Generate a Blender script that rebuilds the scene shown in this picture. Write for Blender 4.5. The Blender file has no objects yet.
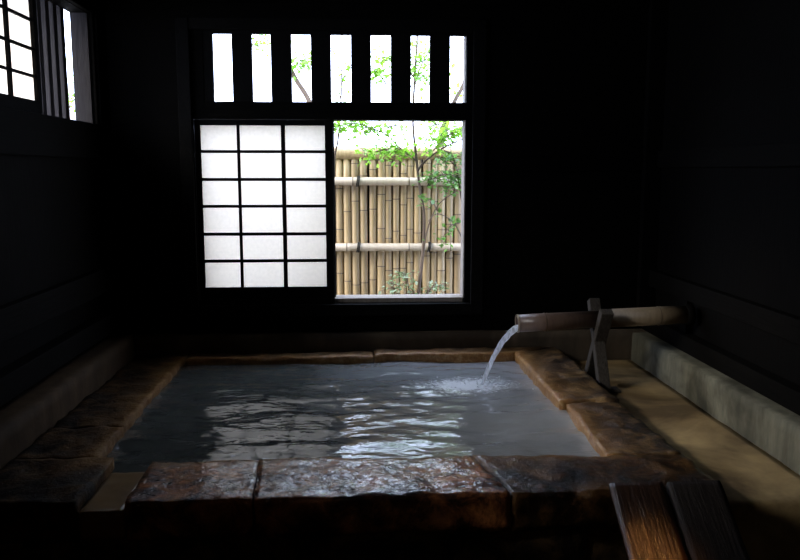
import bpy, bmesh, math, random
from mathutils import Vector, noise, Matrix
random.seed(11)
S = bpy.context.scene
C = S.collection
R = math.radians

# ------------------------------------------------------------------ helpers
def link(name, bm, mats, parent=None, smooth=False):
    me = bpy.data.meshes.new(name)
    bmesh.ops.recalc_face_normals(bm, faces=bm.faces)
    bm.to_mesh(me); bm.free()
    for m in (mats if isinstance(mats, (list, tuple)) else [mats]):
        me.materials.append(m)
    if smooth:
        for p in me.polygons: p.use_smooth = True
    o = bpy.data.objects.new(name, me); C.objects.link(o)
    if parent: o.parent = parent
    return o

def tag(o, label, cat, group=None, kind=None):
    o['label'] = label; o['category'] = cat
    if group: o['group'] = group
    if kind: o['kind'] = kind
    return o

def struct(name, bm, m, parent=None, smooth=False):
    o = link(name, bm, m, parent, smooth); o['kind'] = 'structure'
    return o

def empty(name, loc, rot=(0, 0, 0)):
    o = bpy.data.objects.new(name, None); o.empty_display_size = .1
    C.objects.link(o); o.location = loc; o.rotation_euler = rot
    return o

def box(bm, x0, x1, y0, y1, z0, z1, bev=0.0, mi=0):
    r = bmesh.ops.create_cube(bm, size=1)
    vs = r['verts']
    for v in vs:
        v.co = Vector(((x0+x1)/2 + v.co.x*(x1-x0), (y0+y1)/2 + v.co.y*(y1-y0), (z0+z1)/2 + v.co.z*(z1-z0)))
    fs = {f for v in vs for f in v.link_faces}
    for f in fs: f.material_index = mi
    if bev > 0:
        es = {e for v in vs for e in v.link_edges}
        bmesh.ops.bevel(bm, geom=list(es), offset=bev, segments=2, affect='EDGES', profile=.6)

def rough_box(bm, lo, hi, rad=.02, amp=.008, res=.035, freq=6.0, seed=0.0, quad=None, lump=0.0):
    """rounded, noise-eroded block; quad = 4 (x,y) corners replaces the rectangle"""
    lo, hi = Vector(lo), Vector(hi); size = hi - lo
    n = [max(2, int(size[i]/res)) for i in range(3)]
    new = []
    for ax in range(3):
        a, b = [(1, 2), (2, 0), (0, 1)][ax]
        for side in (0, 1):
            grid = []
            for i in range(n[a]+1):
                row = []
                for j in range(n[b]+1):
                    p = Vector((0, 0, 0))
                    p[ax] = hi[ax] if side else lo[ax]
                    p[a] = lo[a] + size[a]*i/n[a]
                    p[b] = lo[b] + size[b]*j/n[b]
                    v = bm.verts.new(p); row.append(v); new.append(v)
                grid.append(row)
            for i in range(n[a]):
                for j in range(n[b]):
                    q = [grid[i][j], grid[i+1][j], grid[i+1][j+1], grid[i][j+1]]
                    bm.faces.new(q if side else q[::-1])
    bmesh.ops.remove_doubles(bm, verts=new, dist=1e-5)
    new = [v for v in new if v.is_valid]
    for v in new:
        p = v.co.copy()
        c = Vector([min(max(p[i], lo[i]+rad), hi[i]-rad) for i in range(3)])
        d = p - c
        nrm = d.normalized() if d.length > 1e-9 else Vector((0, 0, 1))
        q = c + nrm*rad if d.length > rad else p.copy()
        s = Vector((seed, seed*1.7, seed*.3))
        h = noise.fractal(q*freq + s, 1.0, 2.1, 4)
        h2 = noise.noise(q*2.2 + s*2)
        q += nrm*(h*amp + h2*lump)
        if quad:
            u = (q.x-lo.x)/size.x; w = (q.y-lo.y)/size.y
            A, B, Cc, D = [Vector(k) for k in quad]   # (lo,lo) (hi,lo) (hi,hi) (lo,hi)
            xy = A*(1-u)*(1-w) + B*u*(1-w) + Cc*u*w + D*(1-u)*w
            q.x, q.y = xy.x, xy.y
        v.co = q

def tube(bm, pts, rad, seg=10, mi=0, cap=True):
    pts = [Vector(p) for p in pts]
    rings = []
    ref = Vector((0, 0, 1))
    t0 = (pts[1]-pts[0]).normalized()
    if abs(t0.dot(ref)) > .9: ref = Vector((0, 1, 0))
    for i, p in enumerate(pts):
        t = (pts[min(i+1, len(pts)-1)] - pts[max(i-1, 0)]).normalized()
        u = t.cross(ref).normalized(); w = u.cross(t).normalized()
        r = rad[i] if isinstance(rad, (list, tuple)) else rad
        rings.append([bm.verts.new(p + (u*math.cos(2*math.pi*k/seg) + w*math.sin(2*math.pi*k/seg))*r) for k in range(seg)])
    for i in range(len(rings)-1):
        for k in range(seg):
            f = bm.faces.new([rings[i][k], rings[i][(k+1) % seg], rings[i+1][(k+1) % seg], rings[i+1][k]])
            f.material_index = mi[i] if isinstance(mi, list) else mi
            f.smooth = True
    if cap:
        bm.faces.new(rings[0][::-1]); bm.faces.new(rings[-1])
    return rings

def spline(pts, n=6):
    pts = [Vector(p) for p in pts]; out = []
    for i in range(len(pts)-1):
        p0 = pts[max(i-1, 0)]; p1 = pts[i]; p2 = pts[i+1]; p3 = pts[min(i+2, len(pts)-1)]
        for k in range(n):
            t = k/n
            out.append(.5*((2*p1) + (p2-p0)*t + (2*p0-5*p1+4*p2-p3)*t*t + (3*p1-p0-3*p2+p3)*t**3))
    out.append(pts[-1])
    return out

def culm_profile(length, r, node_at):
    """z positions, radii, and slot per segment (1 = dark node line)"""
    zs, rs = [0.0], [r]
    mi = []
    def add(z, rr, slot):
        if z > zs[-1] + 1e-4 and z < length:
            zs.append(z); rs.append(rr); mi.append(slot)
    for z in node_at:
        add(z-.014, r, 0); add(z-.006, r*1.07, 0); add(z+.002, r*.97, 1); add(z+.008, r*1.04, 0); add(z+.02, r, 0)
    zs.append(length); rs.append(r*.97); mi.append(0)
    return zs, rs, mi

def bamboo(bm, p0, p1, r, node_at, seg=12):
    p0, p1 = Vector(p0), Vector(p1); L = (p1-p0).length; d = (p1-p0)/L
    zs, rs, mi = culm_profile(L, r, node_at)
    tube(bm, [p0 + d*z for z in zs], rs, seg, mi)

# ------------------------------------------------------------------ materials
def mat(name):
    m = bpy.data.materials.new(name); m.use_nodes = True
    nt = m.node_tree; nt.nodes.clear()
    out = nt.nodes.new('ShaderNodeOutputMaterial')
    b = nt.nodes.new('ShaderNodeBsdfPrincipled')
    nt.links.new(b.outputs[0], out.inputs[0])
    return m, nt, b, out
def N(nt, t, **kw):
    n = nt.nodes.new(t)
    for k, v in kw.items():
        if k in n.inputs.keys(): n.inputs[k].default_value = v
        else: setattr(n, k, v)
    return n
def ramp(nt, fac, stops, interp='LINEAR'):
    r = nt.nodes.new('ShaderNodeValToRGB'); r.color_ramp.interpolation = interp
    el = r.color_ramp.elements
    while len(el) < len(stops): el.new(.5)
    for e, (p, c) in zip(el, stops):
        e.position = p; e.color = (*c, 1) if len(c) == 3 else c
    nt.links.new(fac, r.inputs[0]); return r.outputs[0]
def mathn(nt, op, a, b=None, clamp=False):
    n = nt.nodes.new('ShaderNodeMath'); n.operation = op; n.use_clamp = clamp
    for i, v in enumerate((a, b)):
        if v is None: continue
        if isinstance(v, (int, float)): n.inputs[i].default_value = v
        else: nt.links.new(v, n.inputs[i])
    return n.outputs[0]
def mixc(nt, fac, a, b, mode='MIX'):
    n = nt.nodes.new('ShaderNodeMix'); n.data_type = 'RGBA'; n.blend_type = mode
    for sock, v in ((n.inputs[0], fac), (n.inputs[6], a), (n.inputs[7], b)):
        if isinstance(v, (int, float)): sock.default_value = v
        elif isinstance(v, tuple): sock.default_value = (*v, 1)
        else: nt.links.new(v, sock)
    return n.outputs[2]
def coords(nt, scale=(1, 1, 1), obj=True):
    tc = nt.nodes.new('ShaderNodeTexCoord'); mp = nt.nodes.new('ShaderNodeMapping')
    mp.inputs['Scale'].default_value = scale
    nt.links.new(tc.outputs['Object'], mp.inputs[0]); return mp.outputs[0]
def noi(nt, vec, scale, detail=6, rough=.6, dist=0.0):
    n = N(nt, 'ShaderNodeTexNoise', Scale=scale, Detail=detail, Roughness=rough, Distortion=dist)
    nt.links.new(vec, n.inputs['Vector']); return n.outputs['Fac']
def bump(nt, b, h, strength=.5, dist=.01):
    n = N(nt, 'ShaderNodeBump', Strength=strength, Distance=dist)
    nt.links.new(h, n.inputs['Height']); nt.links.new(n.outputs[0], b.inputs['Normal'])

def wood(name, c0, c1, grain=(1, 14, 14), rough=.6, bs=.3, spec=.03):
    m, nt, b, o = mat(name)
    v = coords(nt, grain)
    n1 = noi(nt, v, 3.0, 8, .65, 1.2)
    col = ramp(nt, n1, [(.3, c0), (.7, c1)])
    nt.links.new(col, b.inputs['Base Color'])
    b.inputs['Roughness'].default_value = rough
    b.inputs['Specular IOR Level'].default_value = spec
    bump(nt, b, n1, bs, .008)
    return m

M = {}
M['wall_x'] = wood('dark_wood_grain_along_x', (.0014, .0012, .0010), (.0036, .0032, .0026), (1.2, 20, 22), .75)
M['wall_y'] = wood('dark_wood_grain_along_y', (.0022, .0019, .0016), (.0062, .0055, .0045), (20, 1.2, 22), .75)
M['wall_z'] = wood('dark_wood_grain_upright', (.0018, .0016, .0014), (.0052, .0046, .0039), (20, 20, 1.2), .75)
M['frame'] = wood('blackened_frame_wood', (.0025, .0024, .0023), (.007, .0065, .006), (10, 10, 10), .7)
M['reveal'] = wood('weathered_reveal_wood', (.20, .175, .15), (.34, .30, .26), (16, 16, 1.5), .7)
M['slat'] = wood('shaded_grey_window_wood', (.03, .027, .028), (.06, .055, .056), (16, 16, 1.5), .75)  # reveal wood again for the left window, shade put into a darker grey
M['trestle'] = wood('grey_weathered_wood', (.03, .026, .022), (.09, .08, .07), (22, 22, 1.5), .75)

def plank_mat(name, c0, c1, rough, coat=0.0):
    m, nt, b, o = mat(name)
    v = coords(nt, (26, 2.2, 26)); n1 = noi(nt, v, 1.6, 8, .7, .6)
    v2 = coords(nt, (1, 1, 1)); n2 = noi(nt, v2, 9, 5, .6)
    col = ramp(nt, n1, [(.3, c0), (.72, c1)])
    nt.links.new(col, b.inputs['Base Color'])
    nt.links.new(mathn(nt, 'ADD', mathn(nt, 'MULTIPLY', n2, .35), rough), b.inputs['Roughness'])
    bump(nt, b, mathn(nt, 'ADD', n1, mathn(nt, 'MULTIPLY', n2, .7)), .8, .008)
    b.inputs['Coat Weight'].default_value = coat; b.inputs['Coat Roughness'].default_value = .16
    cb = N(nt, 'ShaderNodeBump', Strength=.7, Distance=.008); nt.links.new(n1, cb.inputs['Height']); nt.links.new(cb.outputs[0], b.inputs['Coat Normal'])
    return m
M['plank_wet'] = plank_mat('wet_brown_plank', (.012, .006, .003), (.075, .028, .009), .3, 1.0)
M['plank_dry'] = plank_mat('dark_damp_plank', (.012, .008, .006), (.03, .02, .014), .5)

def bamboo_mat(name, c0, c1, rough=.45, dirt=0.0, vary=True):
    m, nt, b, o = mat(name)
    v = coords(nt, (30, 30, 2)); n1 = noi(nt, v, 1.5, 6, .6)
    n2 = noi(nt, coords(nt), 5, 4, .6)
    col = ramp(nt, n1, [(.25, c0), (.75, c1)])
    if vary:
        oi = nt.nodes.new('ShaderNodeObjectInfo')
        tint = ramp(nt, oi.outputs['Random'], [(0, (.62, .55, .45)), (.35, (.95, .86, .68)), (.7, (.80, .74, .62)), (1, (1.0, .97, .86))])
        col = mixc(nt, 1.0, col, tint, 'MULTIPLY')
    if dirt:
        col = mixc(nt, mathn(nt, 'MULTIPLY', n2, dirt), col, (.03, .022, .016))
    nt.links.new(col, b.inputs['Base Color'])
    b.inputs['Roughness'].default_value = rough
    bump(nt, b, n1, .15, .004)
    return m
def flat(name, c, rough=.6, **kw):
    m, nt, b, o = mat(name)
    n1 = noi(nt, coords(nt), 20, 4)
    col = ramp(nt, n1, [(.3, tuple(k*.8 for k in c)), (.7, tuple(min(1, k*1.15) for k in c))])
    nt.links.new(col, b.inputs['Base Color']); b.inputs['Roughness'].default_value = rough
    for k, v in kw.items(): b.inputs[k].default_value = v
    return m
M['culm'] = bamboo_mat('dried_fence_bamboo', (.29, .222, .135), (.52, .42, .275), .5)
M['node'] = flat('bamboo_node_line', (.10, .07, .045))
M['rail'] = bamboo_mat('pale_rail_bamboo', (.42, .35, .265), (.56, .475, .37), .45, vary=False)
M['rope'] = flat('black_palm_rope', (.018, .015, .012), .9)
M['spout'] = bamboo_mat('wet_spout_bamboo', (.15, .095, .075), (.27, .18, .14), .35, .75, False)
M['pipe'] = bamboo_mat('old_pipe_bamboo', (.16, .12, .07), (.28, .21, .13), .5, .6, False)

# wet mineral stone : dark brown/black with orange crust beside the water line
PX0, PX1, PY0, PY1 = -1.08, 1.03, 3.09, 4.88
def stone_mat(name, wet=.25, orange=1.0, dark=1.0, bd=.03, coat=0.0, tint=(1, 1, 1), spec=.4):
    m, nt, b, o = mat(name)
    g = nt.nodes.new('ShaderNodeNewGeometry'); pos = g.outputs['Position']
    n1 = noi(nt, pos, 8, 10, .66, .5); n2 = noi(nt, pos, 26, 6, .7); n3 = noi(nt, pos, 2.1, 4, .6)
    nl = N(nt, 'ShaderNodeTexNoise', Scale=60.0, Detail=4.0, Roughness=.7); nt.links.new(pos, nl.inputs['Vector'])
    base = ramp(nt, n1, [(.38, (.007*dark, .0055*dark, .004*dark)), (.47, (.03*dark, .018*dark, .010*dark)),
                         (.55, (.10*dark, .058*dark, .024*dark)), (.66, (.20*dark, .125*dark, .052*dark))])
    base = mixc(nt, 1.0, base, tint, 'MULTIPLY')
    sx = nt.nodes.new('ShaderNodeSeparateXYZ'); nt.links.new(pos, sx.inputs[0])
    dx = mathn(nt, 'SUBTRACT', mathn(nt, 'ABSOLUTE', mathn(nt, 'SUBTRACT', sx.outputs[0], (PX0+PX1)/2)), (PX1-PX0)/2)
    dy = mathn(nt, 'SUBTRACT', mathn(nt, 'ABSOLUTE', mathn(nt, 'SUBTRACT', sx.outputs[1], (PY0+PY1)/2)), (PY1-PY0)/2)
    d = mathn(nt, 'MAXIMUM', dx, dy)
    d = mathn(nt, 'ADD', d, mathn(nt, 'MULTIPLY', mathn(nt, 'SUBTRACT', n2, .5), .05))
    edge = ramp(nt, d, [(0.0, (1, 1, 1)), (.028, (.85, .85, .85)), (.09, (.25, .25, .25)), (.22, (0, 0, 0))])
    crust = ramp(nt, n2, [(.3, (.20, .075, .018)), (.52, (.38, .19, .055)), (.72, (.60, .40, .19))])
    col = mixc(nt, mathn(nt, 'MULTIPLY', edge, orange, True), base, crust)
    nt.links.new(col, b.inputs['Base Color'])
    rr = mathn(nt, 'ADD', mathn(nt, 'MULTIPLY', mathn(nt, 'SUBTRACT', n3, .42), .6, True), wet)
    nt.links.new(rr, b.inputs['Roughness'])
    b.inputs['Specular IOR Level'].default_value = spec
    h = mathn(nt, 'ADD', n1, mathn(nt, 'ADD', mathn(nt, 'MULTIPLY', n2, .7), mathn(nt, 'MULTIPLY', nl.outputs['Fac'], .5)))
    bump(nt, b, h, .55, bd)
    if coat:
        nt.links.new(mathn(nt, 'MULTIPLY', ramp(nt, n2, [(.40, (.08, .08, .08)), (.52, (1, 1, 1))]), coat), b.inputs['Coat Weight']); b.inputs['Coat Roughness'].default_value = .04; b.inputs['Coat IOR'].default_value = 1.6
        cb = N(nt, 'ShaderNodeBump', Strength=1.0, Distance=.006)
        ch = noi(nt, pos, 42, 2, .5, .5)
        nt.links.new(mathn(nt, 'ADD', ch, mathn(nt, 'MULTIPLY', n1, .5)), cb.inputs['Height']); nt.links.new(cb.outputs[0], b.inputs['Coat Normal'])
    return m
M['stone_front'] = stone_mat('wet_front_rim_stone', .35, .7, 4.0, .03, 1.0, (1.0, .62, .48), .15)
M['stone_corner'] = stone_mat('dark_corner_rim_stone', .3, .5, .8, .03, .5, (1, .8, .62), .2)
M['stone_left'] = stone_mat('shaded_rim_stone', .5, .5, .5, .03, 0, (1, .9, .75), .1)  # left slabs: rim stone darkened, shade under the left window in its colour
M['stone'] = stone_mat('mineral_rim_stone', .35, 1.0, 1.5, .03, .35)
M['stone_dark'] = stone_mat('damp_face_stone', .5, 0.0, 1.0)
M['channel'] = flat('ochre_crusted_channel_stone', (.24, .145, .06), .3)

def concrete(name, c0, c1, stain, rough=.8, sc=3.0, streak=(3, 3, .7)):
    m, nt, b, o = mat(name)
    n1 = noi(nt, coords(nt, streak), sc, 8, .65, .3); n2 = noi(nt, coords(nt), 1.7, 5, .6, .4); n3 = noi(nt, coords(nt), 40, 4)
    col = ramp(nt, n1, [(.3, c0), (.7, c1)])
    col = mixc(nt, ramp(nt, n2, [(.42, (0, 0, 0)), (.62, (.85, .85, .85))]), col, stain)
    nt.links.new(col, b.inputs['Base Color']); b.inputs['Roughness'].default_value = rough; b.inputs['Specular IOR Level'].default_value = .12
    bump(nt, b, n3, .25, .006)
    return m
M['curb_r'] = concrete('stained_concrete_curb', (.09, .085, .058), (.24, .225, .16), (.035, .033, .023))
M['curb_l'] = concrete('brown_concrete_curb', (.04, .024, .011), (.08, .050, .024), (.02, .013, .007))  # brown left kerb, also darkened in colour for the shade under the window
M['curb_b'] = concrete('dark_concrete_curb', (.06, .046, .031), (.13, .10, .068), (.03, .022, .015))
M['walk'] = concrete('ochre_stained_walkway', (.30, .20, .09), (.56, .40, .19), (.10, .065, .035), .45, 2.2, (1.5, 1, 1))
M['floor'] = concrete('dark_wet_floor', (.02, .017, .014), (.045, .038, .03), (.012, .01, .008), .5)
M['ground'] = flat('garden_soil', (.22, .19, .14), .95)
M['plaster'] = flat('pale_outer_plaster', (.55, .53, .5), .9)

# shoji paper
m, nt, b, o = mat('translucent_shoji_paper')
nt.nodes.remove(b)
d = N(nt, 'ShaderNodeBsdfDiffuse'); t = N(nt, 'ShaderNodeBsdfTranslucent')
mx = N(nt, 'ShaderNodeMixShader', Fac=.62)
pn = noi(nt, coords(nt), 45, 5)
pc = ramp(nt, pn, [(.3, (.62, .55, .44)), (.7, (.68, .605, .485))])
nt.links.new(pc, d.inputs[0]); nt.links.new(pc, t.inputs[0])
nt.links.new(d.outputs[0], mx.inputs[1]); nt.links.new(t.outputs[0], mx.inputs[2]); nt.links.new(mx.outputs[0], o.inputs[0])
M['paper'] = m

def leaf_mat(name, c, tcol):
    m, nt, b, o = mat(name); nt.nodes.remove(b)
    g = nt.nodes.new('ShaderNodeNewGeometry')
    v = ramp(nt, g.outputs['Random Per Island'], [(0, (.6, .7, .5)), (1, (1, 1, 1))])
    d = N(nt, 'ShaderNodeBsdfDiffuse'); t = N(nt, 'ShaderNodeBsdfTranslucent'); gl = N(nt, 'ShaderNodeBsdfGlossy', Roughness=.35)
    nt.links.new(mixc(nt, 1, v, c, 'MULTIPLY'), d.inputs[0]); nt.links.new(mixc(nt, 1, v, tcol, 'MULTIPLY'), t.inputs[0])
    m1 = N(nt, 'ShaderNodeMixShader', Fac=.5); m2 = N(nt, 'ShaderNodeMixShader', Fac=.06)
    nt.links.new(d.outputs[0], m1.inputs[1]); nt.links.new(t.outputs[0], m1.inputs[2])
    nt.links.new(m1.outputs[0], m2.inputs[1]); nt.links.new(gl.outputs[0], m2.inputs[2]); nt.links.new(m2.outputs[0], o.inputs[0])
    return m
M['leaf'] = leaf_mat('fresh_green_leaf', (.22, .45, .05), (.42, .75, .08))
M['leaf_dark'] = leaf_mat('deep_green_leaf', (.12, .27, .06), (.20, .42, .08))
M['leaf_pale'] = leaf_mat('pale_grey_green_leaf', (.42, .50, .34), (.35, .5, .25))
M['bark'] = flat('thin_branch_bark', (.12, .085, .06), .9)

# water : milky mineral water
SPX, SPY = .72, 4.34
m, nt, b, o = mat('milky_hot_spring_water')
g = nt.nodes.new('ShaderNodeNewGeometry'); pos = g.outputs['Position']
vm = nt.nodes.new('ShaderNodeMapping'); vm.inputs['Scale'].default_value = (.62, 1.0, 1.0); nt.links.new(pos, vm.inputs[0])
vd = nt.nodes.new('ShaderNodeVectorMath'); vd.operation = 'DISTANCE'
nt.links.new(vm.outputs[0], vd.inputs[0]); vd.inputs[1].default_value = ((SPX-.09)*.62, SPY-.02, .4)
fo = noi(nt, pos, 38, 6, .7, .5)
ff = mathn(nt, 'SUBTRACT', mathn(nt, 'ADD', fo, .30), mathn(nt, 'MULTIPLY', vd.outputs['Value'], 2.3))
foam = ramp(nt, ff, [(.37, (0, 0, 0)), (.64, (.95, .95, .95))])
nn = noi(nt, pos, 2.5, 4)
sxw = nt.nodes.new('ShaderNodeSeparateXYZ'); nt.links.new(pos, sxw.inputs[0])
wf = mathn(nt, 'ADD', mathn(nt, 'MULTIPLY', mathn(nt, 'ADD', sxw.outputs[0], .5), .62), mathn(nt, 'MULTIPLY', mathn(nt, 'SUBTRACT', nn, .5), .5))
wc = ramp(nt, wf, [(.1, (.075, .08, .072)), (.95, (.34, .35, .355))])  # paler to the right: that side's brightness is put into the water colour
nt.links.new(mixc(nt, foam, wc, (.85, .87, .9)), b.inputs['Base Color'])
b.inputs['Roughness'].default_value = .05
nt.links.new(mathn(nt, 'ADD', mathn(nt, 'MULTIPLY', foam, .4), .04), b.inputs['Roughness'])
b.inputs['IOR'].default_value = 1.333; b.inputs['Specular IOR Level'].default_value = .95
mp = nt.nodes.new('ShaderNodeMapping'); mp.inputs['Scale'].default_value = (.6, 1.25, 1); nt.links.new(pos, mp.inputs[0])
r1 = noi(nt, mp.outputs[0], 14, 3, .5, .8)
bump(nt, b, r1, .35, .012)
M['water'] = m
m, nt, b, o = mat('falling_water')
b.inputs['Base Color'].default_value = (.93, .95, .98, 1)
b.inputs['Roughness'].default_value = .12; b.inputs['IOR'].default_value = 1.33
b.inputs['Transmission Weight'].default_value = .55
tr = N(nt, 'ShaderNodeBsdfTranslucent', Color=(.95, .97, 1, 1)); ms = N(nt, 'ShaderNodeMixShader', Fac=.4)
nt.links.new(ramp(nt, noi(nt, coords(nt, (1, 1, .18)), 75, 3), [(.38, (.3, .3, .3)), (.58, (1, 1, 1))]), ms.inputs[0])
nt.links.new(b.outputs[0], ms.inputs[1]); nt.links.new(tr.outputs[0], ms.inputs[2]); nt.links.new(ms.outputs[0], o.inputs[0])
bump(nt, b, noi(nt, coords(nt, (1, 1, .35)), 60, 3), .6, .01)
M['stream'] = m

# ------------------------------------------------------------------ room shell
XL, XR, YB, YF, ZC = -1.60, 2.00, 5.10, -1.30, 2.95
T = .15
bm = bmesh.new(); box(bm, XL-T, XR+T, YF-T, YB+T, -.08, 0); struct('floor', bm, M['floor'])
bm = bmesh.new(); box(bm, XL-T, XR+T, YF-T, YB+T, ZC, ZC+.1); struct('ceiling', bm, M['wall_y'])
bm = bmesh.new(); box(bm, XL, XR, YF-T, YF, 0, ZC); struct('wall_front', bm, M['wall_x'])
# back wall around its two openings
WX0, WX1, WZ0, WZ1 = -1.02, .719, .782, 1.946
TX0, TX1, TZ0, TZ1 = -.887, .722, 2.056, 2.474
bm = bmesh.new()
for a in ((XL-T, WX0, 0, ZC), (WX1, XR+T, 0, ZC), (WX0, WX1, 0, WZ0-.03), (WX0, WX1, TZ1+.05, ZC), (WX0, WX1, WZ1, TZ0), (WX0, TX0-.06, TZ0, TZ1+.05)):
    box(bm, a[0], a[1], YB, YB+T, a[2], a[3])
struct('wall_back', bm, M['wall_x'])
# main window : frame, sill, reveal
bm = bmesh.new()
box(bm, WX0-.085, WX0-.005, YB-.035, YB, WZ0-.11, TZ1+.09, .004); box(bm, WX1+.04, WX1+.12, YB-.035, YB, WZ0-.11, TZ1+.09, .004)
box(bm, WX0-.005, WX1+.04, YB-.03, YB, WZ0-.11, WZ0-.032, .004); box(bm, WX0-.005, WX1+.04, YB-.03, YB, TZ1+.02, TZ1+.09, .004)
w1 = struct('window_1', bm, M['frame'])
bm = bmesh.new(); box(bm, WX1-.006, WX1+.0, YB+.012, YB+T, WZ0, WZ1); box(bm, -.14, WX1-.006, YB+.03, YB+T+.03, WZ0-.03, WZ0, .003)
struct('window_reveal', bm, M['reveal'], w1)
bm = bmesh.new(); box(bm, -.155, -.135, YB+.07, YB+T, WZ0, WZ1); box(bm, WX0, -.14, YB, YB+T+.03, WZ0-.03, WZ0+.001); struct('window_post', bm, M['frame'], w1)
# transom with upright bars
tx = [(-.887, -.768), (-.643, -.525), (-.396, -.273), (-.147, -.02), (.107, .234), (.362, .483), (.612, .722)]
w2 = None
for k in range(6):
    bm = bmesh.new(); box(bm, tx[k][1], tx[k+1][0], YB+.005, YB+.04, TZ0, TZ1, .002)
    if k == 0: box(bm, TX0-.06, TX0, YB+.005, YB+.04, TZ0, TZ1+.05); box(bm, TX0, TX1, YB+.005, YB+.04, TZ1, TZ1+.05)
    if w2 is None: w2 = struct('window_2', bm, M['frame'])
    else: struct('window_bar', bm, M['frame'], w2)
bm = bmesh.new(); box(bm, TX1-.006, TX1, YB+.04, YB+T, TZ0, TZ1); struct('window_reveal', bm, M['reveal'], w2)

# left wall with its high window
LY0, LY1, LZ0, LZ1 = 1.9, 4.96, 1.905, 2.56
bm = bmesh.new()
for a in ((YF-T, LY0, 0, ZC), (LY1, YB, 0, ZC), (LY0, LY1, 0, LZ0), (LY0, LY1, LZ1, ZC)):
    box(bm, XL-.10, XL, a[0], a[1], a[2], a[3])
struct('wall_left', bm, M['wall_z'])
bm = bmesh.new(); box(bm, XL-.75, XL-.10, YF, YB+T, 2.76, 2.82); struct('eave_left', bm, M['wall_y'])
bm = bmesh.new()
box(bm, XL, XL+.03, LY0, LY1+.09, LZ0-.21, LZ0-.002, .004)
box(bm, XL, XL+.03, LY1+.002, LY1+.08, LZ0-.25, LZ1+.14, .004); box(bm, XL, XL+.03, LY0, LY1, LZ1+.002, LZ1+.14, .004)
w3 = struct('window_3', bm, M['wall_y'])
bm = bmesh.new(); box(bm, XL-.10, XL, LY1-.006, LY1, LZ0, LZ1); box(bm, XL-.10, XL-.005, 4.2, LY1-.006, LZ0, LZ0+.006); struct('window_reveal', bm, M['slat'], w3)
for y in (4.465, 4.58, 4.695, 4.81):
    bm = bmesh.new(); box(bm, XL-.14, XL-.102, y, y+.055, LZ0-.02, LZ1+.02, .003); struct('window_bar', bm, M['slat'], w3)

bm = bmesh.new()
box(bm, XR, XR+T, YF-T, YB, 0, ZC)
struct('wall_right', bm, M['wall_z'])

# timber rails on the walls (each its own trim piece)
k = [0]
def trim(a, m, bev=.005):
    k[0] += 1; bm = bmesh.new(); box(bm, *a, bev); return struct('trim_%d' % k[0], bm, m)
trim((XR-.05, XR, YF, YB, .86, .97), M['wall_y']); trim((XR-.07, XR, YF, YB, .56, .66), M['wall_y'])
trim((XR-.03, XR, YF, YB, 1.64, 1.75), M['wall_y'])
trim((XL, XL+.05, YF, YB, .87, 1.02), M['wall_y']); trim((XL, XL+.08, YF, YB, .62, .74), M['wall_y'])
trim((XL, XL+.045, YB-.11, YB, .60, ZC), M['wall_z']); trim((XR-.11, XR, YB-.06, YB, .60, ZC), M['wall_z'])
trim((XR-.04, XR, 4.46, 4.56, .66, .86), M['wall_z'])
trim((XL+.05, XR-.11, YB-.025, YB, 2.66, 2.80), M['wall_x'])
trim((.95, XR-.11, YB-.022, YB, 1.62, 1.70), M['wall_x'])
# concrete kerbs round the bath
def kerb(lo, hi, m, seed):
    k[0] += 1; bm = bmesh.new(); rough_box(bm, lo, hi, .012, .005, .05, 5, seed); return struct('trim_%d' % k[0], bm, m, smooth=True)
kerb((XL, YF, 0), (-1.42, 5.03, .585), M['curb_l'], 3)
kerb((1.84, YF, 0), (XR, 5.03, .555), M['curb_r'], 5)
kerb((XL, 5.03, 0), (XR, YB, .565), M['curb_b'], 8)
# raised ochre walkway to the right of the bath
bm = bmesh.new(); rough_box(bm, (1.355, 2.72, 0), (1.845, 5.035, .37), .02, .006, .05, 4, 2); o = struct('walkway_floor', bm, M['walk'], smooth=True)

# ------------------------------------------------------------------ stone bath
bath = empty('stone_bath', (0, 3.9, 0))
tag(bath, 'square sunken bath with a wide rim of wet brown stone slabs around milky water', 'bath')
def part(name, bm, m, smooth=True):
    o = link(name, bm, m, None, smooth); o.parent = bath; o.matrix_parent_inverse = Matrix.Translation((0, -3.9, 0)); return o
def slab(lo, hi, m, seed, quad=None, amp=.012, lump=.005, rad=.007):
    bm = bmesh.new(); rough_box(bm, lo, hi, rad, amp, .022, 9, seed, quad, lump); return part('rim_slab', bm, m)
ZT, ZB = .45, .30
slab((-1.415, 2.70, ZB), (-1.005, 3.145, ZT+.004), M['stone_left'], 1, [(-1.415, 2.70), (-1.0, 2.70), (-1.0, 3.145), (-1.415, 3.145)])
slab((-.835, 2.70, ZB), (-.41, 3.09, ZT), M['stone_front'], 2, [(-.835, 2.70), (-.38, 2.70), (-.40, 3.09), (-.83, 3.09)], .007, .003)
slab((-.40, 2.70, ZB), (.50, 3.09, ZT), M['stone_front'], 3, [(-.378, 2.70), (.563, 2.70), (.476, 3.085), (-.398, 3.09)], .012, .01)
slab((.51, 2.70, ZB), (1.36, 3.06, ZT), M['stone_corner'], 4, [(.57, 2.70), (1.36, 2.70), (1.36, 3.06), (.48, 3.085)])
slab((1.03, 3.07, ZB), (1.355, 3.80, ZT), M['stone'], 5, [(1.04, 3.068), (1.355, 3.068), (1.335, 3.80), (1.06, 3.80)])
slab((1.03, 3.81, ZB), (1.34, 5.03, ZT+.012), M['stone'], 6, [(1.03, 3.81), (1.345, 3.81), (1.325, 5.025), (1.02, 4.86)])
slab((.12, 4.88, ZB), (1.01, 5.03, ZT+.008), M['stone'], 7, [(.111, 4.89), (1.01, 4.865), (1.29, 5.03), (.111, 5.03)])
slab((-1.08, 4.88, ZB), (.11, 5.03, ZT-.008), M['stone'], 8, [(-1.08, 4.885), (.11, 4.89), (.11, 5.03), (-1.08, 5.03)])
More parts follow.
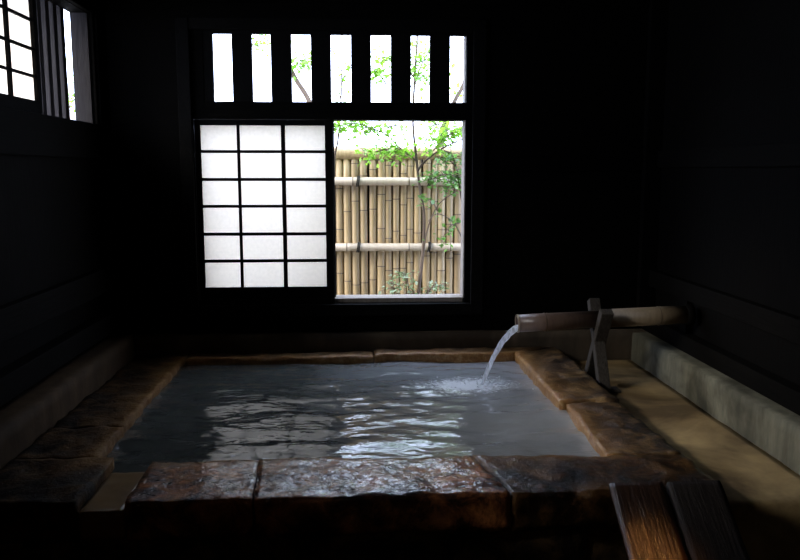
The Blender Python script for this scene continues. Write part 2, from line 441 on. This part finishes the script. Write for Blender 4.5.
slab((-1.415, 3.155, ZB), (-1.08, 3.56, ZT-.004), M['stone_left'], 9)
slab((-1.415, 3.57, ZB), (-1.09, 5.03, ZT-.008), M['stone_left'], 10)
bm = bmesh.new(); rough_box(bm, (-1.0, 2.705, ZB), (-.84, 3.09, .412), .012, .004, .02, 9, 12); part('overflow_channel', bm, M['channel'])['label'] = 'ochre overflow notch cut through the rim'
# walls carrying the rim : the front face is coursed in rough blocks
bm = bmesh.new(); xs = [-1.415, -1.02, -.80, -.22, .35, .86, 1.355]
for i in range(len(xs)-1): rough_box(bm, (xs[i]+.002, 2.725, 0), (xs[i+1]-.002, 3.06, ZB), .012, .012, .03, 6, 20+i, None, .01)
part('front_wall', bm, M['stone_dark'])
bm = bmesh.new(); box(bm, -1.415, -1.10, 3.06, 5.03, 0, ZB); part('side_wall', bm, M['stone_dark'], False)
bm = bmesh.new(); box(bm, 1.05, 1.35, 3.06, 5.03, 0, ZB); part('side_wall', bm, M['stone_dark'], False)
bm = bmesh.new(); box(bm, -1.10, 1.05, 4.90, 5.03, 0, ZB); part('rear_wall', bm, M['stone_dark'], False)

# ------------------------------------------------------------------ water
ZW = .402
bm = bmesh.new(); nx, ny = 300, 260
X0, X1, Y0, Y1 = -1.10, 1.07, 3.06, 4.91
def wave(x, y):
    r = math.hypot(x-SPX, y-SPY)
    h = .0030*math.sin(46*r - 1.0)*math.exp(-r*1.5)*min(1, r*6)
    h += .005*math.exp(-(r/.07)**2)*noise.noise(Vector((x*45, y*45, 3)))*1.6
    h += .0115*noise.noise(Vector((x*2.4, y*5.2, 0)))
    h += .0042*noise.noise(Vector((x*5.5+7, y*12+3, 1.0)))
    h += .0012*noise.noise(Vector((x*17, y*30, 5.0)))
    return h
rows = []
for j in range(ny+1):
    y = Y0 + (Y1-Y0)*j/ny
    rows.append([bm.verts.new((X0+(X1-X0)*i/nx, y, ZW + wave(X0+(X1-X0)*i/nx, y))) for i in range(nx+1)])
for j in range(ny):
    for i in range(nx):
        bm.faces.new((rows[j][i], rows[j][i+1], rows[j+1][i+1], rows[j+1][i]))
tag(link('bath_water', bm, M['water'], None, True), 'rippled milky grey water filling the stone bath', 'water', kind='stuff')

# ------------------------------------------------------------------ bamboo spout
sp = empty('bamboo_spout', (1.44, 4.42, .765))
tag(sp, 'brown wet bamboo spout pouring water, its open end above the bath', 'spout')
def put(o, root):
    o.parent = root; o.matrix_parent_inverse = Matrix.Translation(-root.location); return o
A, B = Vector((.93, 4.385, .747)), Vector((1.46, 4.385, .770)); L = (B-A).length; D = (B-A)/L
bm = bmesh.new()
zs, rs, mi = culm_profile(L, .051, [.165])
rg = tube(bm, [A+D*z for z in zs], rs, 24, mi, cap=False)
ins = tube(bm, [A+D*z for z in (0, .12)], .042, 24, 0, cap=False)
for q in range(24): bm.faces.new([rg[0][q], rg[0][(q+1) % 24], ins[0][(q+1) % 24], ins[0][q]])
bm.faces.new(ins[1]); bm.faces.new(rg[-1])
put(link('spout_tube', bm, [M['spout'], M['node']], None, False), sp)
bm = bmesh.new(); tube(bm, [A+D*z for z in (-.004, .006)], .0525, 24, 0, cap=False)
tube(bm, [A+D*z for z in (-.004, .006)], .043, 24, 0, cap=False)
put(link('cut_end', bm, M['rail'], None, False), sp)
pp = empty('bamboo_pipe', (1.7, 4.4, .78))
tag(pp, 'tan bamboo supply pipe running from the crossed stand to the right wall', 'pipe')
A2, B2 = Vector((1.462, 4.385, .772)), Vector((1.925, 4.37, .792))
bm = bmesh.new(); bamboo(bm, A2, B2, .054, [.30], 24)
put(link('pipe_tube', bm, [M['pipe'], M['node']], None, False), pp)
bm = bmesh.new(); tube(bm, [B2-(B2-A2).normalized()*.012, B2+(B2-A2).normalized()*.03], .058, 24)
put(link('wall_collar', bm, M['wall_z']), pp)

# crossed stand
st = empty('crossed_stand', (1.42, 4.42, .37))
tag(st, 'crossed grey planks propping the bamboo pipe beside the bath', 'stand')
def leg(y0, z0, y1, z1, x0, x1, w, name):
    bm = bmesh.new(); d = Vector((0, y1-y0, z1-z0)); L = d.length; d.normalize(); s = Vector((0, -d.z, d.y))
    vs = []
    for t in (0, 1):
        for (xx, ww) in ((x0, -1), (x1, -1), (x1, 1), (x0, 1)):
            vs.append(bm.verts.new(Vector((xx, y0, z0)) + d*L*t + s*w*.5*ww))
    for q in ((0, 1, 2, 3), (7, 6, 5, 4), (0, 4, 5, 1), (1, 5, 6, 2), (2, 6, 7, 3), (3, 7, 4, 0)): bm.faces.new([vs[i] for i in q])
    bmesh.ops.bevel(bm, geom=bm.edges[:], offset=.004, segments=1, affect='EDGES')
    return put(link(name, bm, M['trestle']), st)
leg(4.235, .375, 4.50, .865, 1.375, 1.440, .05, 'leg')
leg(4.54, .375, 4.265, .835, 1.378, 1.450, .05, 'leg')
bm = bmesh.new(); box(bm, 1.37, 1.50, 4.22, 4.31, .368, .385, .003); put(link('foot_block', bm, M['trestle']), st)

# pouring stream
bm = bmesh.new(); pts = []; rad = []
for i in range(25):
    t = i/24; x = .955 - .235*t; z = .728 - .02*t - .31*t*t*1.0; y = 4.385 - .05*t
    if t < .12: z = .722
    pts.append((x + .004*noise.noise(Vector((t*9, 0, 0))), y, z)); rad.append(.021*(1-.45*t) + .003*noise.noise(Vector((t*14, 4, 0))))
tube(bm, spline(pts, 2), [rad[min(24, i//2)] for i in range(49)], 14)
ws = tag(link('pouring_water', bm, M['stream'], None, True), 'clear stream of water falling from the bamboo spout into the bath', 'water', kind='stuff')
# drops thrown up where the stream lands
bm = bmesh.new()
for i in range(36):
    a = random.uniform(0, 6.28); r = abs(random.gauss(0, .085)); s = random.uniform(.0025, .006)
    x, y = SPX-.03+r*math.cos(a)*1.5, SPY-.02+r*math.sin(a)
    mtx = Matrix.Translation((x, y, ZW + abs(random.gauss(0, .022))*math.exp(-r*5)+.004)) @ Matrix.Scale(s, 4)
    bmesh.ops.create_icosphere(bm, subdivisions=1, radius=1, matrix=mtx)
tag(link('splash_drops', bm, M['stream'], None, True), 'white splash drops around where the stream hits the bath water', 'splash', kind='stuff')

# ------------------------------------------------------------------ leaning planks
def plank(x0, x1, top, m, label, seed):
    Lb = .765; root = None
    bm = bmesh.new(); rough_box(bm, (0, 0, 0), (x1-x0, Lb, .03), .005, .003, .022, 14, seed)
    o = link('wooden_plank', bm, m, None, True)
    ang = math.atan2(.75, 1)
    # underside rests on the rim's front edge (y 2.70, z .45)
    yb = 2.70 - .468/math.tan(ang)
    o.location = (x0, yb, .012); o.rotation_euler = (ang, 0, 0)
    return tag(o, label, 'plank')
plank(.918, 1.118, 0, M['plank_wet'], 'wet brown plank with orange sheen leaning on the bath front, left of the pair', 1.0)
plank(1.134, 1.334, 0, M['plank_dry'], 'dark dull plank leaning on the bath front, right of the pair', 4.0)

# ------------------------------------------------------------------ sliding paper screens
def shoji(name, label, cols, rows_, outer, loc, rz=0, th=.026, bar=.016):
    """cols / rows_ : lists of (a, b) pane spans in the screen's own x / z"""
    root = empty(name, loc, (0, 0, rz)); tag(root, label, 'paper screen')
    x0, x1, z0, z1 = outer; px0, px1 = cols[0][0], cols[-1][1]; pz0, pz1 = rows_[-1][0], rows_[0][1]
    bm = bmesh.new()
    box(bm, x0, px0, 0, th, z0, z1, .002); box(bm, px1, x1, 0, th, z0, z1, .002)
    box(bm, px0, px1, 0, th, z0, pz0, .002); box(bm, px0, px1, 0, th, pz1, z1, .002)
    link('frame', bm, M['frame'], root)
    bm = bmesh.new()
    for a, b_ in zip(cols[:-1], cols[1:]): box(bm, a[1], b_[0], .004, th-.006, pz0, pz1)
    for a, b_ in zip(rows_[:-1], rows_[1:]): box(bm, px0, px1, .005, th-.007, b_[1], a[0])
    link('lattice', bm, M['frame'], root)
    bm = bmesh.new(); vs = [bm.verts.new(p) for p in ((px0, th-.006, pz0), (px1, th-.006, pz0), (px1, th-.006, pz1), (px0, th-.006, pz1))]; bm.faces.new(vs)
    link('paper', bm, M['paper'], root)
    return root
rz_ = [(1.753, 1.909), (1.576, 1.734), (1.403, 1.556), (1.223, 1.384), (1.047, 1.203), (.863, 1.027)]
shoji('shoji_screen', 'sliding screen of eighteen lit paper panes slid left in the back window', [(-.983, -.754), (-.735, -.473), (-.447, -.192)], rz_,
      (-1.018, -.142, .784, 1.944), (0, YB+.012, 0))
rl = [(2.384, 2.53), (2.24, 2.370), (2.105, 2.226), (1.975, 2.091)]
shoji('shoji_screen', 'sliding paper screen in the high window of the left wall', [(-.98, -.67), (-.65, -.36), (-.335, -.05)], rl,
      (-1.02, 0, 1.912, 2.556), (XL-.02, 4.245, 0), R(90))

# ------------------------------------------------------------------ garden
bm = bmesh.new(); box(bm, -14, 14, YB+T, 24, .10, .20); box(bm, -14, XL-T, -8, YB+T, .10, .20); struct('garden_ground', bm, M['ground'])
FY = 6.60
fence = empty('bamboo_fence', (.3, FY, .2)); tag(fence, 'fence of dried bamboo culms lashed to two rails outside the window', 'fence')
x = -1.5; i = 0
while x < 1.75:
    r = random.uniform(.029, .036)
    bm = bmesh.new(); h = 1.745 - .2
    sp_ = random.uniform(.26, .42); nodes = []; z = random.uniform(.03, .4)
    while z < h-.02: nodes.append(z); z += sp_*random.uniform(.9, 1.1)
    x += r
    bamboo(bm, (x, FY+.005*random.uniform(-1, 1), .2), (x+random.uniform(-.012, .012), FY, 1.745), r, nodes, 12)
    put(link('culm', bm, [M['culm'], M['node']]), fence)
    x += r + random.uniform(.0, .003)
for z, x0, x1 in ((1.535, -1.5, 1.75), (.986, -1.5, 1.75)):
    bm = bmesh.new(); bamboo(bm, (x0, FY-.068, z+.006), (x1, FY-.068, z-.006), .034, [.12, .5, 1.02, 1.33+.1*z, 1.95, 2.3, 2.7], 14)
    put(link('rail', bm, [M['rail'], M['node']]), fence)
bm = bmesh.new(); bamboo(bm, (-1.5, FY-.01, 1.768), (1.75, FY-.01, 1.765), .052, [.4, .9, 1.78, 2.3, 2.8], 18)
put(link('cap_rail', bm, [M['culm'], M['node']]), fence)
bm = bmesh.new(); box(bm, -1.5, 1.75, FY+.045, FY+.06, .2, 1.72); put(link('backing', bm, M['rope']), fence)
for tx_ in (-1.2, -.62, .025, .62, 1.2):
    for z in (1.535, .986):
        bm = bmesh.new()
        for q in (-.008, .006): tube(bm, [(tx_+q+.006*math.cos(a), FY-.068+.040*math.sin(a), z+.040*math.cos(a)) for a in [2*math.pi*n/16 for n in range(17)]], .006, 6)
        put(link('rope_tie', bm, M['rope']), fence)
for px_ in (-1.3, .9+.4):
    bm = bmesh.new(); tube(bm, [(px_, FY+.105, .2), (px_, FY+.105, 1.7)], .04, 10); put(link('post', bm, M['bark']), fence)

def leaf(bm, p, d, s, fold=.25, wide=.36):
    d = d.normalized(); side = d.cross(Vector((random.gauss(0, .5), random.gauss(0, .5), 1))).normalized(); up = side.cross(d)
    a = bm.verts.new(p); c = bm.verts.new(p + d*s)
    m1 = p + d*s*.45
    l = bm.verts.new(m1 + side*s*wide + up*s*fold*.4); r_ = bm.verts.new(m1 - side*s*wide + up*s*fold*.4)
    l2 = bm.verts.new(p + d*s*.78 + side*s*wide*.55); r2 = bm.verts.new(p + d*s*.78 - side*s*wide*.55)
    mm = bm.verts.new(m1)
    for f in ((a, mm, l), (a, r_, mm), (mm, c, l2), (mm, l2, l), (mm, r2, c), (mm, r_, r2)): bm.faces.new(f)

def spray(bl, bt, start, end, n, spread, s=.045):
    """a twig from start to end with side twigs; leaves along it"""
    start, end = Vector(start), Vector(end)
    mid = (start+end)/2 + Vector((0, random.uniform(-.05, .05), .05))
    pts = spline([start, mid, end], 6)
    tube(bt, pts, [.006*(1-.7*i/(len(pts)-1)) for i in range(len(pts))], 5)
    for q in range(n):
        t = random.random()**.8; b0 = pts[int(t*(len(pts)-1))]
        off = Vector((random.gauss(0, 1)*spread, random.gauss(0, 1)*spread, random.gauss(0, .55)*spread))
        p = b0 + off
        if random.random() < .25: tube(bt, [b0, b0+off*.5+Vector((0, 0, .01)), p], .0022, 4, cap=False)
        dd = Vector((random.gauss(0, 1), random.gauss(0, 1), random.gauss(-.2, .5)))
        leaf(bl, p, dd, s*random.uniform(.7, 1.2))

def tree(name, label, trunks, sprays, lm, s=.045, group=None):
    base = trunks[0][0][0]
    root = empty(name, base); tag(root, label, 'tree', group)
    bt = bmesh.new(); bl = bmesh.new()
    for pts, r0, r1 in trunks:
        pp_ = spline(pts, 6); tube(bt, pp_, [r0+(r1-r0)*i/(len(pp_)-1) for i in range(len(pp_))], 7)
    for a in sprays: spray(bl, bt, *a, s)
    put(link('trunk', bt, M['bark'], None, True), root); put(link('foliage', bl, lm), root)
    return root

# slim tree in front of the fence, its stem crossing the open window
tree('slim_garden_tree', 'slim green-leaved tree whose thin stem crosses the bamboo fence', [
     ([(.508, 6.30, .2), (.512, 6.3, .6), (.532, 6.3, .82), (.550, 6.3, 1.0), (.556, 6.3, 1.27), (.521, 6.3, 1.47), (.488, 6.3, 1.75), (.463, 6.3, 2.02), (.48, 6.3, 2.4), (.50, 6.32, 2.75), (.49, 6.35, 3.1)], .0155, .007),
     ([(.50, 6.30, 1.62), (.56, 6.26, 1.70), (.68, 6.22, 1.79), (.80, 6.2, 1.85), (.92, 6.2, 1.9)], .011, .004),
     ([(.545, 6.3, .9), (.58, 6.28, 1.15), (.66, 6.22, 1.35), (.80, 6.2, 1.46)], .008, .003),
     ([(.492, 6.30, 1.70), (.36, 6.28, 1.80), (.22, 6.25, 1.92), (.0, 6.22, 1.97)], .008, .003)], [
     ((.42, 6.28, 1.76), (.05, 6.2, 1.72), 150, .055), ((.36, 6.28, 1.78), (.30, 6.2, 1.70), 50, .05),
     ((.22, 6.25, 1.92), (-.20, 6.2, 1.95), 240, .06), ((.25, 6.25, 1.95), (.42, 6.2, 1.90), 30, .05),
     ((.62, 6.24, 1.78), (.86, 6.2, 1.93), 200, .06), ((.56, 6.26, 1.85), (.66, 6.2, 1.98), 40, .05),
     ((.47, 6.3, 2.35), (.20, 6.25, 2.50), 190, .085), ((.48, 6.3, 2.3), (.60, 6.25, 2.55), 150, .07), ((.25, 6.3, 2.3), (.10, 6.25, 2.38), 80, .06)], M['leaf'], .05)
tree('broadleaf_shrub', 'dark glossy shrub with drooping sprays at the right of the fence', [
     ([(.93, 6.42, .2), (.92, 6.40, .8), (.88, 6.36, 1.3), (.80, 6.30, 1.7), (.72, 6.25, 1.78)], .014, .004),
     ([(.91, 6.4, 1.0), (.80, 6.3, 1.2), (.66, 6.25, 1.28), (.58, 6.22, 1.22)], .007, .003)], [
     ((.88, 6.36, 1.55), (.57, 6.2, 1.54), 110, .045), ((.90, 6.36, 1.50), (.72, 6.22, 1.46), 80, .05), ((.85, 6.33, 1.6), (.66, 6.22, 1.72), 70, .06),
     ((.9, 6.38, 1.65), (.84, 6.25, 1.74), 60, .06), ((.66, 6.25, 1.3), (.55, 6.2, 1.38), 25, .05), ((.84, 6.3, 1.2), (.68, 6.2, 1.05), 45, .06)], M['leaf_dark'], .048)
tree('low_variegated_shrub', 'low pale-leaved shrub at the foot of the bamboo fence', [
     ([(.46, 6.36, .2), (.45, 6.34, .5), (.42, 6.3, .78)], .008, .003), ([(.46, 6.36, .2), (.52, 6.3, .5), (.66, 6.26, .74)], .008, .003), ([(.46, 6.36, .2), (.36, 6.3, .45), (.30, 6.28, .70)], .008, .003)], [
     ((.45, 6.34, .5), (.40, 6.3, .80), 110, .045), ((.36, 6.3, .45), (.29, 6.28, .72), 90, .045), ((.5, 6.3, .5), (.70, 6.26, .70), 90, .045), ((.44, 6.3, .45), (.50, 6.25, .62), 70, .06)], M['leaf_pale'], .034)
# behind the fence
tree('leaning_tree', 'tree with a dark leaning branch seen through the third transom slot', [
     ([(-.30, 7.6, .2), (-.32, 7.6, 1.4), (-.36, 7.6, 2.0), (-.43, 7.6, 2.28), (-.586, 7.6, 2.55), (-.66, 7.6, 2.9), (-.66, 7.6, 3.4)], .034, .018)], [
     ((-.58, 7.55, 2.55), (-.42, 7.45, 2.62), 110, .07), ((-.66, 7.6, 2.8), (-.95, 7.5, 2.72), 110, .09), ((-.5, 7.55, 2.62), (-.22, 7.45, 2.72), 60, .08),
     ((-.7, 7.6, 3.0), (-1.3, 7.5, 2.95), 60, .12)], M['leaf'], .052)
tree('thin_sapling', 'thin upright sapling seen through the middle transom slot', [
     ([(-.20, 6.42, .2), (-.19, 6.40, 1.2), (-.166, 6.36, 1.69), (-.133, 6.34, 1.87), (-.106, 6.33, 2.17), (-.093, 6.33, 2.63), (-.10, 6.33, 3.0)], .011, .005)], [
     ((-.1, 6.33, 2.3), (.0, 6.3, 2.42), 40, .06), ((-.1, 6.33, 2.15), (-.15, 6.3, 2.22), 16, .05), ((-.1, 6.33, 2.7), (-.2, 6.3, 2.85), 40, .08)], M['leaf'], .040)
tree('forked_tree', 'tree with slanting trunk behind the right end of the fence', [
     ([(.74, 7.4, .2), (.76, 7.4, 1.4), (.80, 7.4, 1.91), (.845, 7.4, 2.07), (.937, 7.4, 2.27), (1.03, 7.4, 2.46), (1.2, 7.4, 3.0)], .030, .016),
     ([(.765, 7.4, 1.6), (.83, 7.38, 1.9), (.87, 7.36, 2.1), (.86, 7.35, 2.5), (.80, 7.35, 2.9)], .02, .01)], [
     ((.87, 7.36, 2.3), (.70, 7.3, 2.45), 60, .09), ((.80, 7.38, 1.95), (.70, 7.3, 2.08), 50, .07), ((.86, 7.36, 2.6), (.55, 7.3, 2.75), 70, .1), ((1.1, 7.4, 2.7), (1.25, 7.3, 2.9), 50, .1)], M['leaf'], .052)

tree('side_garden_bush', 'green bush glimpsed through the gap beside the slats of the left window', [
     ([(-2.75, 7.7, .2), (-2.75, 7.7, 1.4), (-2.7, 7.7, 2.1), (-2.72, 7.7, 2.9)], .02, .008)], [
     ((-2.72, 7.7, 2.5), (-2.9, 7.5, 2.75), 70, .11), ((-2.7, 7.7, 2.2), (-2.5, 7.5, 2.35), 70, .1), ((-2.72, 7.7, 2.0), (-2.95, 7.6, 2.1), 60, .1)], M['leaf'], .055)

# ------------------------------------------------------------------ light
w = bpy.data.worlds.new('overcast_sky'); S.world = w; w.use_nodes = True
nt = w.node_tree; bg = nt.nodes['Background']
bg.inputs[0].default_value = (.80, .93, 1.28, 1); bg.inputs[1].default_value = 8.0
def portal(name, loc, rot, sx, sy):
    l = bpy.data.lights.new(name, 'AREA'); l.shape = 'RECTANGLE'; l.size = sx; l.size_y = sy
    l.cycles.is_portal = True
    o = bpy.data.objects.new(name, l); C.objects.link(o); o.location = loc; o.rotation_euler = rot
portal('back_window_portal', ((WX0+WX1)/2, YB+T+.04, (WZ0+WZ1)/2), (R(-90), 0, 0), WX1-WX0, WZ1-WZ0)
portal('transom_portal', ((TX0+TX1)/2, YB+T+.04, (TZ0+TZ1)/2), (R(-90), 0, 0), TX1-TX0, TZ1-TZ0)
portal('left_window_portal', (XL-T-.02, (LY0+LY1)/2, (LZ0+LZ1)/2), (0, R(-90), 0), LZ1-LZ0, LY1-LY0)
l = bpy.data.lights.new('low_sun', 'SUN'); l.energy = 5.5; l.angle = R(24); l.color = (1, .93, .80)
o = bpy.data.objects.new('low_sun', l); C.objects.link(o)
o.rotation_euler = Vector((.93, .33, -.50)).to_track_quat('-Z', 'Y').to_euler()
# added unseen warm spot straight above the left plank, for its orange sheen
l = bpy.data.lights.new('warm_plank_spot', 'SPOT'); l.energy = 110; l.color = (1, .42, .12); l.shadow_soft_size = .05; l.spot_size = R(11); l.spot_blend = 1.0
o = bpy.data.objects.new('warm_plank_spot', l); C.objects.link(o); o.location = (1.0, 2.36, 2.6)
o.rotation_euler = (0, 0, 0)

l = bpy.data.lights.new('warm_front_fill', 'POINT'); l.energy = 2.0; l.color = (1, .62, .34); l.shadow_soft_size = .15  # added unseen fill behind the camera, lifts the dark bath front
o = bpy.data.objects.new('warm_front_fill', l); C.objects.link(o); o.location = (-.3, -.6, 2.2)

# ------------------------------------------------------------------ camera
cam = bpy.data.cameras.new('camera'); cam.sensor_width = 36; cam.lens = 780/800*36; cam.clip_start = .02
o = bpy.data.objects.new('camera', cam); C.objects.link(o)
o.location = (0, 0, 1.62); o.rotation_euler = (R(90-7.955), 0, R(-3.27))
S.camera = o
S.view_settings.view_transform = 'Standard'; S.view_settings.look = 'None'
S.view_settings.exposure = 0; S.view_settings.gamma = 1
S.cycles.max_bounces = 8; S.cycles.sample_clamp_indirect = 4; S.cycles.caustics_reflective = False; S.cycles.caustics_refractive = False
